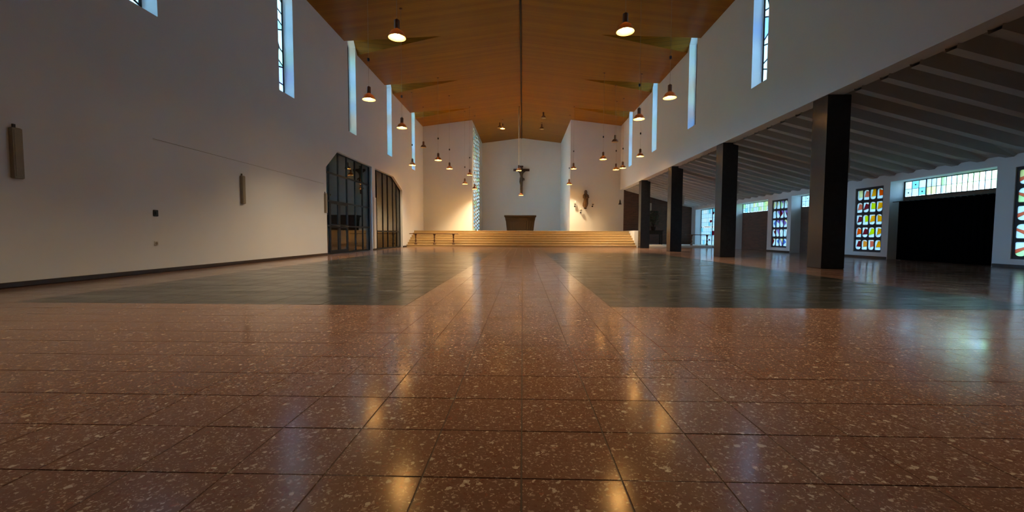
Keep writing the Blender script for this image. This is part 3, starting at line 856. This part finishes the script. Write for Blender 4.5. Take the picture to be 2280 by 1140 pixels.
# porch room behind the glass
S('wall_porch', plate(rect(13.2, 24.4, 0, 4.2), [rect(13.6, 20.8, 0.3, 4.0)], 0.2, lambda a, b, n: (-10.4 - n, a, b)), M['plaster'], 'white wall seen dimly through the glazed screens')
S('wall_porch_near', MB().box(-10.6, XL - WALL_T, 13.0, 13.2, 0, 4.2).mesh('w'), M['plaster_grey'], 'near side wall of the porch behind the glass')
S('wall_porch_far', MB().box(-10.6, XL - WALL_T, 24.4, 24.6, 0, 4.2).mesh('w'), M['plaster'], 'far side wall of the porch behind the glass')
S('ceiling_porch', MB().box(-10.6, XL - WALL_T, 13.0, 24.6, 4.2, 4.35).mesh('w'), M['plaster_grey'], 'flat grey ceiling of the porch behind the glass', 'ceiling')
S('floor_porch', MB().box(-10.6, XL - 0.28, 13.0, 24.6, -0.1, -0.001).mesh('w'), M['terrazzo'], 'reddish floor of the porch behind the glass', 'floor')

# ------------------------------------------------------------------ pendant lamps
def lamp_meshes():
    # z = 0 at the mouth of the shade
    out = [(0.176, 0.0), (0.172, 0.012), (0.158, 0.055), (0.138, 0.098), (0.108, 0.132), (0.078, 0.152), (0.068, 0.170), (0.067, 0.300), (0.060, 0.312), (0.018, 0.314)]
    inn = [(0.016, 0.300), (0.050, 0.296), (0.060, 0.165), (0.096, 0.128), (0.128, 0.094), (0.149, 0.053), (0.164, 0.012), (0.170, 0.0)]
    n_out = MB().lathe([(0.0671, 0.170), (0.078, 0.152), (0.108, 0.132), (0.138, 0.098), (0.158, 0.055), (0.172, 0.012), (0.176, 0.0), (0.171, 0.0), (0.170, 0.002)], (0, 0, 0), 24)
    sh = MB()
    def strip(prof):
        n = 24; V = []; Fc = []
        for r, z in prof:
            for i in range(n): V.append((r * math.cos(2 * math.pi * i / n), r * math.sin(2 * math.pi * i / n), z))
        for k in range(len(prof) - 1):
            for i in range(n): Fc.append((k * n + i, k * n + (i + 1) % n, (k + 1) * n + (i + 1) % n, (k + 1) * n + i))
        return V, Fc
    V, Fc = strip([(0.053, 0.168), (0.060, 0.156), (0.088, 0.140), (0.120, 0.114), (0.146, 0.074), (0.160, 0.034), (0.172, 0.008), (0.176, 0.0), (0.171, -0.001)])
    shade = MB().add(V, Fc, True).mesh('shade')
    V, Fc = strip([(0.171, -0.001), (0.164, 0.010), (0.153, 0.034), (0.139, 0.072), (0.114, 0.108), (0.082, 0.132), (0.045, 0.148), (0.002, 0.152)])
    refl = MB().add(V, Fc, True).mesh('reflector')
    neck = MB().lathe([(0.052, 0.160), (0.054, 0.166), (0.054, 0.330), (0.048, 0.344), (0.018, 0.348), (0.012, 0.37)], (0, 0, 0), 24).mesh('neck')
    bulb = MB().ball((0, 0, 0.078), 0.058, 0.058, 0.058).mesh('bulb')
    grip = MB().lathe([(0.012, 1.02), (0.032, 1.03), (0.034, 1.10), (0.010, 1.115)], (0, 0, 0), 14).mesh('cord_grip')
    return shade, refl, neck, bulb, grip
def amber(name, base, trans, f, rough):
    m, nt, b = new_mat(name)
    nt.links.new(mixc(nt, noise(nt, position(nt), 20, 3), tuple(0.88 * q for q in base), base), b.inputs['Base Color'])
    b.inputs['Roughness'].default_value = rough
    t = N(nt, 'ShaderNodeBsdfTranslucent'); t.inputs['Color'].default_value = (*trans, 1)
    mx = N(nt, 'ShaderNodeMixShader'); mx.inputs[0].default_value = f
    nt.links.new(b.outputs[0], mx.inputs[1]); nt.links.new(t.outputs[0], mx.inputs[2])
    nt.links.new(mx.outputs[0], nt.nodes['Material Output'].inputs['Surface'])
    return m
M['shade_out'] = amber('amber_brown_shade', (0.20, 0.095, 0.045), (0.9, 0.45, 0.14), 0.05, 0.4)
M['shade_in'] = amber('cream_reflector_glass', (0.85, 0.66, 0.36), (0.9, 0.6, 0.25), 0.12, 0.5)
SH, RE, NE, BU, GR = lamp_meshes()
BU_OFF = BU.copy(); BU_OFF.materials.append(M['bulb_off'])
SH.materials.append(M['shade_out']); RE.materials.append(M['shade_in']); NE.materials.append(M['bronze']); BU.materials.append(M['bulb']); GR.materials.append(M['black'])
lamp_light = bpy.data.lights.new('lamp_beam', 'SPOT')
lamp_light.energy = LAMP_POWER; lamp_light.color = LAMP_COLOR
lamp_light.spot_size = math.radians(114); lamp_light.spot_blend = 1.0; lamp_light.shadow_soft_size = 0.06
def pendant(x, y, z, label, lit=True, white=False, grip=True, group='hanging bell lamps'):
    root = empty('pendant_lamp', (x, y, z), label=label, cat='lamp', group=group)
    obj('shade', SH, None, root); obj('reflector', RE, None, root); obj('neck', NE, None, root)
    obj('bulb', BU if lit else BU_OFF, None, root)
    top = roof_z(x) - z
    if top > 1.3 and grip: obj('cord_grip', GR, None, root)
    r = 0.028 if white else 0.0035
    MB().tube([(0, 0, 0.36), (0, 0, top - 0.002)], r, 8).build('cord', M['cord_white'] if white else M['cord'], root)
    MB().lathe([(0.05, top - 0.001), (0.05, top - 0.02), (0.012, top - 0.045)][::-1], (0, 0, 0), 14).build('ceiling_rose', M['bronze'], root)
    if lit:
        l = bpy.data.objects.new('lamp_beam', lamp_light); COL.objects.link(l); l.parent = root; l.location = (0, 0, 0.015)
    return root
LAMPS = [
    (-2.53, 8.42, 4.66, 'nearest left hanging bell lamp, large before the brown ceiling'),
    (1.98, 8.30, 4.68, 'nearest right hanging bell lamp, large before the brown ceiling'),
    (-4.21, 11.38, 4.40, 'left hanging bell lamp between third and fourth slit windows'),
    (-4.18, 14.37, 4.40, 'left hanging bell lamp just left of the farthest slit window'),
    (-5.87, 22.02, 4.40, 'small hanging lamp below the farthest left slit window'),
    (-4.19, 20.57, 4.40, 'larger of two hanging lamps before the left end wall'),
    (-4.10, 23.22, 4.40, 'hanging lamp right of and below the larger one at left end wall'),
    (-3.67, 26.30, 3.93, 'small low hanging lamp near the left end wall edge'),
    (-3.27, 25.60, 4.39, 'small hanging lamp at the very edge of the left end wall'),
    (-3.18, 27.50, 3.75, 'small hanging lamp in front of the lattice window'),
    (3.95, 11.45, 4.43, 'right hanging bell lamp between third and fourth slit windows'),
    (3.70, 13.50, 4.43, 'right hanging bell lamp between the two far slit windows'),
    (5.50, 19.75, 4.42, 'hanging lamp below the farthest right slit window'),
    (3.85, 20.15, 4.36, 'larger single hanging lamp before the right end wall'),
    (5.28, 23.80, 4.43, 'left one of two hanging lamps close together by the right corner'),
    (5.52, 23.20, 4.43, 'right one of two hanging lamps close together by the right corner'),
    (3.10, 25.60, 4.77, 'small hanging lamp high at the right end wall edge'),
    (3.04, 27.40, 4.04, 'small hanging lamp before the right chancel recess wall'),
    (-0.12, 29.27, 3.50, 'small hanging lamp at the foot of the crucifix'),
]
LAMPS += [(-2.53, 4.45, 4.66, 'added unseen bell lamp above the viewer on the left'), (1.98, 4.35, 4.68, 'added unseen bell lamp above the viewer on the right')]  # unseen pair added overhead to brighten the near floor
for x, y, z, lb in LAMPS: pendant(x, y, z, lb, grip=not (y > 29))
pendant(-0.26, 26.83, 4.85, 'hanging lamp on a thick off white stem before the crossbar', white=True, grip=False)
pendant(-1.43, 29.27, 8.13, 'short lit lamp close under the chancel ceiling', grip=False)
pendant(1.33, 27.5, 8.36, 'upper unlit lamp under the chancel ceiling right of the ridge', lit=False, group='unlit lamps')
pendant(1.33, 30.0, 8.28, 'lower unlit lamp under the chancel ceiling right of the ridge', lit=False, group='unlit lamps')
pendant(-1.66, 29.9, 8.35, 'unlit lamp under the chancel ceiling above the short lit one', lit=False, group='unlit lamps')
pendant(4.70, 21.5, 5.48, 'unlit dark hanging lamp high before the right end wall', lit=False, grip=False, group='unlit lamps')
pendant(-5.86, 24.5, 5.85, 'unlit dark hanging lamp high in the left wall corner', lit=False, grip=False, group='unlit lamps')

# ------------------------------------------------------------------ altar
alt = empty('altar', (-0.18, 31.5, PLAT_Z), label='dark wooden altar table widening to the top, on the landing', cat='altar')
tp = 1.21; tw, bw, dpt = 1.20, 1.02, 0.45
def frust(x0b, x1b, x0t, x1t, y0, y1, z0, z1):
    return MB().add([(x0b, y0, z0), (x1b, y0, z0), (x1b, y1, z0), (x0b, y1, z0), (x0t, y0, z1), (x1t, y0, z1), (x1t, y1, z1), (x0t, y1, z1)],
                    [(3, 2, 1, 0), (4, 5, 6, 7), (0, 1, 5, 4), (1, 2, 6, 5), (2, 3, 7, 6), (3, 0, 4, 7)])
frust(-bw + 0.03, bw - 0.03, -tw + 0.08, tw - 0.08, -dpt + 0.06, dpt, 0, tp - 0.12).build('body', M['darkwood'], alt)
MB().box(-tw, tw, -dpt - 0.06, dpt + 0.06, tp - 0.12, tp, 0.012).build('table_top', M['darkwood'], alt)
frust(-tw + 0.10, tw - 0.10, -tw + 0.05, tw - 0.05, -dpt + 0.03, -dpt + 0.07, tp - 0.40, tp - 0.12).build('apron', M['darkwood'], alt)
ns = 11
for i in range(ns):
    t = (i + 0.5) / ns * 2 - 1
    zt_ = tp - 0.40
    f = zt_ / (tp - 0.12)
    wt = (bw - 0.03) + (tw - 0.08 - bw + 0.03) * f
    frust(t * (bw - 0.06) - 0.062, t * (bw - 0.06) + 0.062, t * (wt - 0.03) - 0.066, t * (wt - 0.03) + 0.066, -dpt + 0.015, -dpt + 0.07, 0.03, zt_).build('slat', M['darkwood'], alt)

# ------------------------------------------------------------------ crucifix on the back wall
cru = empty('crucifix', (-0.115, Y_BACK - 0.004, 5.45), label='wooden crucifix with carved figure on the chancel back wall', cat='crucifix')
yb = -0.16
MB().box(-0.105, 0.105, yb - 0.06, yb + 0.06, -1.26, 1.06, 0.012).build('post', M['crosswood'], cru)
MB().box(-0.68, 0.68, yb - 0.055, yb + 0.055, 0.66, 0.86, 0.012).build('crossbar', M['crosswood'], cru)
MB().box(-0.03, 0.03, yb + 0.06, 0, 0.70, 0.80).build('wall_fixing', M['black'], cru)
MB().box(-0.15, 0.15, yb - 0.075, yb - 0.058, 0.98, 1.12, 0.004).build('title_board', M['crosswood'], cru)
def skin_figure(name, verts, edges, radii, mat, parent, sub=2, loc=None):
    me = bpy.data.meshes.new(name); me.from_pydata(verts, edges, []); me.update()
    ob = bpy.data.objects.new(name, me); COL.objects.link(ob)
    md = ob.modifiers.new('skin', 'SKIN'); md.use_smooth_shade = True
    for i, r in enumerate(radii):
        ob.data.skin_vertices[0].data[i].radius = r if isinstance(r, tuple) else (r, r)
        ob.data.skin_vertices[0].data[i].use_root = (i == 0)
    s = ob.modifiers.new('sub', 'SUBSURF'); s.levels = sub; s.render_levels = sub
    dg = bpy.context.evaluated_depsgraph_get(); dg.update()
    me2 = bpy.data.meshes.new_from_object(ob.evaluated_get(dg))
    bpy.data.objects.remove(ob); bpy.data.meshes.remove(me)
    me2.name = name
    me2.materials.clear()
    return obj(name, me2, mat, parent, loc=loc)
yf = yb - 0.16
cv = [(0.02, yf, 0.02), (0.0, yf, 0.18), (-0.01, yf, 0.36), (0.0, yf - 0.02, 0.55), (0.01, yf - 0.04, 0.66), (0.04, yf - 0.07, 0.80), (0.06, yf - 0.08, 0.90),
      (0.15, yf, 0.55), (0.34, yf + 0.02, 0.68), (0.56, yf + 0.06, 0.77), (0.63, yf + 0.07, 0.79),
      (-0.15, yf, 0.55), (-0.34, yf + 0.02, 0.68), (-0.56, yf + 0.06, 0.77), (-0.63, yf + 0.07, 0.79),
      (0.09, yf - 0.01, 0.0), (0.02, yf - 0.16, -0.30), (0.03, yf + 0.04, -0.60), (0.03, yf - 0.04, -0.68),
      (-0.07, yf - 0.01, 0.0), (-0.12, yf - 0.17, -0.28), (-0.03, yf + 0.02, -0.60), (-0.03, yf - 0.06, -0.68)]
ce = [(0, 1), (1, 2), (2, 3), (3, 4), (4, 5), (5, 6), (3, 7), (7, 8), (8, 9), (9, 10), (3, 11), (11, 12), (12, 13), (13, 14), (0, 15), (15, 16), (16, 17), (17, 18), (0, 19), (19, 20), (20, 21), (21, 22)]
cr = [0.12, 0.11, 0.13, 0.13, 0.05, 0.09, 0.075, 0.07, 0.045, 0.032, 0.03, 0.07, 0.045, 0.032, 0.03, 0.09, 0.06, 0.04, 0.03, 0.09, 0.06, 0.04, 0.03]
corp = skin_figure('corpus', cv, ce, cr, M['corpus'], cru)
MB().lathe([(0.145, -0.20), (0.165, -0.14), (0.155, 0.0), (0.145, 0.10), (0.12, 0.11)], (0.0, yf - 0.02, 0.0), 16, sy=0.9).build('loincloth', M['corpus'], corp)
MB().tube([(0.13, yf - 0.06, 0.04), (0.22, yf - 0.08, -0.02), (0.25, yf - 0.07, -0.16)], [0.045, 0.05, 0.02], 8).build('cloth_knot', M['corpus'], corp)

# ------------------------------------------------------------------ carved figure + candle brackets on the right end wall
st = empty('carved_figure', (4.26, Y_WING - 0.20, 2.55), label='brown carved robed figure holding a child on the right end wall', cat='statue')
def robe():
    m = MB(); n = 28; V = []; Fc = []
    rows = [(0.0, 0.03, 0.02, -0.02), (0.04, 0.10, 0.09, -0.03), (0.16, 0.165, 0.12, -0.035), (0.32, 0.175, 0.13, -0.02), (0.50, 0.15, 0.125, 0.0), (0.64, 0.145, 0.12, 0.015),
            (0.76, 0.165, 0.125, 0.01), (0.86, 0.175, 0.12, -0.005), (0.94, 0.13, 0.10, -0.01), (0.99, 0.075, 0.075, -0.01)]
    for k, (z, rx, ry, ox) in enumerate(rows):
        for i in range(n):
            a = 2 * math.pi * i / n
            w = 1 + 0.10 * math.sin(a * 7 + z * 5) * (1 if z < 0.75 else 0.4)
            V.append((ox + rx * w * math.cos(a), ry * w * math.sin(a), z))
    for k in range(len(rows) - 1):
        for i in range(n): Fc.append((k * n + i, k * n + (i + 1) % n, (k + 1) * n + (i + 1) % n, (k + 1) * n + i))
    Fc.append(tuple(range(n - 1, -1, -1))); Fc.append(tuple((len(rows) - 1) * n + i for i in range(n)))
    return m.add(V, Fc, True)
robe().build('robe', M['statue'], st)
hd = MB().ball((0, -0.03, 1.07), 0.075, 0.085, 0.10).ball((0, -0.113, 1.06), 0.014, 0.02, 0.022)
hd.build('head', M['statue'], st)
MB().lathe([(0.085, 0.96), (0.105, 1.04), (0.10, 1.12), (0.075, 1.18), (0.03, 1.21)], (0, 0.015, 0), 18, sy=0.95).build('veil', M['corpus'], st)
MB().tube([(0.15, -0.02, 0.86), (0.17, -0.10, 0.70), (0.04, -0.17, 0.66)], [0.055, 0.05, 0.03], 10).build('arm', M['statue'], st)
MB().tube([(-0.15, -0.02, 0.86), (-0.17, -0.10, 0.68), (-0.08, -0.17, 0.62)], [0.055, 0.05, 0.03], 10).build('arm', M['statue'], st)
ch = MB().ball((-0.10, -0.17, 0.76), 0.065, 0.06, 0.12).ball((-0.11, -0.18, 0.91), 0.05)
ch.build('child', M['corpus'], st)
MB().tube([(-0.03, 0, -0.03), (-0.02, 0.196, -0.03)], 0.03, 8).lathe([(0.05, -0.06), (0.12, -0.005), (0.12, 0.005)], (-0.02, 0, 0), 16).build('bracket', M['darkwood'], st)
def candle_bracket(x, z, h, label):
    r = empty('candle_bracket', (x, Y_WING, z), label=label, cat='candle holder', group='candle brackets around the carved figure')
    MB().ball((0, -0.02, -0.12), 0.055, 0.02, 0.055).build('wall_plate', M['black'], r)
    MB().tube([(0, -0.01, -0.12), (0, -0.10, -0.14), (0, -0.20, -0.08), (0, -0.22, 0.0)], 0.014, 8).build('arm', M['black'], r)
    MB().lathe([(0.02, -0.02), (0.075, 0.0), (0.085, 0.02), (0.05, 0.012)], (0, -0.22, 0), 16).build('drip_pan', M['black'], r)
    MB().lathe([(0.035, 0.012), (0.035, h), (0.012, h + 0.006), (0.003, h + 0.02)], (0, -0.22, 0), 14).build('candle', M['candle'], r)
candle_bracket(3.55, 2.80, 0.20, 'candle bracket left of the carved figure, upper one')
candle_bracket(3.95, 2.38, 0.16, 'candle bracket lowest, below left of the carved figure')
candle_bracket(4.74, 2.80, 0.14, 'candle bracket right of the carved figure')
wl = empty('wall_lamp', (6.58, Y_WING, 2.95), label='small dark bell on the right end wall beside the aisle', cat='bell')
MB().tube([(0, 0, 0.16), (0, -0.10, 0.19), (0, -0.14, 0.15)], 0.012, 8).build('bracket', M['black'], wl)
MB().lathe([(0.10, -0.15), (0.105, -0.13), (0.055, -0.02), (0.05, 0.08), (0.03, 0.14), (0.012, 0.16)], (0, -0.14, 0), 16).build('shade', M['black'], wl)

# ------------------------------------------------------------------ communion benches
def turned_leg(h):
    p = [(0.055, 0), (0.075, 0.01), (0.082, 0.05), (0.06, 0.10), (0.032, 0.13), (0.035, 0.19), (0.055, 0.24), (0.055, 0.28), (0.030, 0.33), (0.030, 0.42), (0.050, 0.46), (0.036, 0.50), (0.05, 0.58), (0.085, 0.66)]
    s = h / 0.66
    return MB().lathe([(r, z * s) for r, z in p], (0, 0, 0), 16).mesh('turned_leg')
def bench(x0, x1, y, z, legs, label, top=0.05, hh=0.66):
    r = empty('communion_bench', (0, y, z), label=label, cat='bench')
    MB().box(x0, x1, -0.12, 0.12, hh - 0.045, hh, 0.012).build('top_board', M['benchwood'], r)
    me = turned_leg(hh - 0.045); me.materials.append(M['benchwood'])
    for lx in legs: obj('leg', me, None, r, loc=(lx, 0, 0))
bench(-6.66, -3.75, 24.275, RISE, [-6.31, -5.2, -4.07], 'long wooden communion bench on turned legs by the left altar steps')
bench(9.93, 11.40, 25.45, PLAT2, [10.29, 11.22], 'short wooden bench on turned legs before the far aisle window')

# ------------------------------------------------------------------ column loudspeakers
def column_speaker(loc, w, d, h, mat, label, side, group):
    r = empty('column_speaker', loc, label=label, cat='loudspeaker', group=group)
    s = side
    x0, x1 = (0, d) if s > 0 else (-d, 0)
    MB().box(x0, x1, -w / 2, w / 2, 0, h, 0.012).build('casing', mat, r)
    if s > 0: MB().box(d, d + 0.006, -w / 2 + 0.015, w / 2 - 0.015, 0.03, h - 0.03, 0.002).build('speaker_grille', M['speaker'], r)
    MB().box(-0.02 if s < 0 else 0.0, 0.0 if s < 0 else 0.02, -0.015, 0.015, h, h + 0.05).build('hook', M['black'], r)
    return r
for y, lb in ((5.44, 'column loudspeaker at the left picture edge'), (9.94, 'column loudspeaker in the middle of the left wall'), (14.17, 'column loudspeaker beside the glazed screen')):
    column_speaker((XL, y, 1.46), 0.11, 0.06, 0.68, M['speaker'], 'slim beige ' + lb, 1, 'column loudspeakers on the left wall')
for k, y in enumerate(PILLAR_Y):
    column_speaker((7.122, y + 0.2, 2.12), 0.14, 0.13, 0.42, M['speaker_pale'], 'small pale loudspeaker on the aisle side of the %s pillar' % ['nearest', 'second', 'third', 'farthest'][k], 1, 'pale loudspeakers on the pillars')

# small fittings on the left wall
sw = empty('wall_switch', (XL, 7.54, 1.11), label='small dark switch on the left wall above a socket', cat='switch')
MB().box(0, 0.02, -0.045, 0.045, -0.06, 0.06, 0.006).build('plate', M['black'], sw)
MB().box(0.02, 0.032, -0.02, 0.02, -0.03, 0.03, 0.004).build('rocker', M['black'], sw)
so = empty('wall_socket', (XL, 7.53, 0.55), label='small pale socket low on the left wall', cat='socket')
MB().box(0, 0.012, -0.04, 0.04, -0.04, 0.04, 0.005).build('plate', M['speaker_pale'], so)
MB().lathe([(0.026, 0.0), (0.026, 0.004), (0.02, 0.004)], (0, 0, 0), 14).build('outlet', M['speaker'], so, loc=(0.012, 0, 0)).rotation_euler = (0, math.pi / 2, 0)
MB().tube([(XL + 0.004, 7.55, 2.48), (XL + 0.004, 14.10, 2.46)], 0.004, 6).build('wall_cable', M['speaker'], label='thin cable running along the left wall', cat='cable')

# ------------------------------------------------------------------ console table, plant and panel at the aisle end
tb = empty('console_table', (8.70, 27.55, PLAT2), label='dark wooden table against the brick wall at the aisle end', cat='table')
MB().box(-0.50, 0.50, -0.25, 0.25, 0.86, 0.92, 0.01).build('table_top', M['darkwood'], tb)
MB().box(-0.45, 0.45, -0.21, 0.21, 0.66, 0.86, 0.006).build('apron', M['darkwood'], tb)
lm = MB().box(-0.04, 0.04, -0.04, 0.04, 0, 0.86, 0.008).mesh('leg'); lm.materials.append(M['darkwood'])
for sx in (-0.42, 0.42):
    for sy in (-0.19, 0.19): obj('leg', lm, None, tb, loc=(sx, sy, 0))
pl = empty('potted_plant', (8.62, 27.55, PLAT2 + 0.92), label='dark green bushy plant in a pot on the table', cat='plant')
MB().lathe([(0.10, 0), (0.12, 0.02), (0.16, 0.22), (0.17, 0.24), (0.14, 0.235)], (0, 0, 0), 18).build('pot', M['darkwood'], pl)
rp = random.Random(3)
lv = MB()
for i in range(420):
    a = rp.uniform(0, 6.28); t = rp.uniform(0.15, 1.35); R = rp.uniform(0.1, 0.42)
    c = Vector((1.1 * R * math.cos(a), 0.7 * R * math.sin(a), 0.30 + 0.95 * rp.random() ** 0.8))
    d = Vector((math.cos(a), math.sin(a), rp.uniform(-0.3, 0.9))).normalized(); s_ = d.cross(Vector((0, 0, 1))).normalized(); L = rp.uniform(0.09, 0.16)
    up = d.cross(s_)
    lv.add([c, c + d * L * 0.5 + s_ * 0.035, c + d * L, c + d * L * 0.5 - s_ * 0.035, c + d * L * 0.5 + up * 0.012], [(0, 1, 4), (1, 2, 4), (2, 3, 4), (3, 0, 4)])
lv.build('foliage', M['leaf'], pl, kind='stuff')
stems = MB()
for i in range(9):
    a = i * 0.7; stems.tube([(0, 0, 0.2), (0.1 * math.cos(a), 0.06 * math.sin(a), 0.45), (0.26 * math.cos(a), 0.14 * math.sin(a), 1.1)], 0.008, 6)
stems.build('stems', M['darkwood'], pl)

pw = empty('window_19', (0, 0, 0), label='wide added porch window out of view, bringing daylight behind the glazed screens', cat='window', kind='structure')  # unseen window added so daylight brightens the porch
ph = [rect(13.6 + i * 1.2 + 0.03, 14.8 + i * 1.2 - 0.03, 0.34, 3.96) for i in range(6)]
obj('frame', plate(rect(13.602, 20.798, 0.302, 3.998), ph, 0.05, lambda a, b, n: (-10.45 - n, a, b)), M['steel'], pw)
for p in ph: obj('pane', plate(p, [], 0.008, lambda a, b, n: (-10.47 - n, a, b)), M['glass'], pw)
portal('daylight_portal', (-10.56, 17.2, 2.15), 7.2, 3.7, (math.pi / 2, 0, -math.pi / 2))
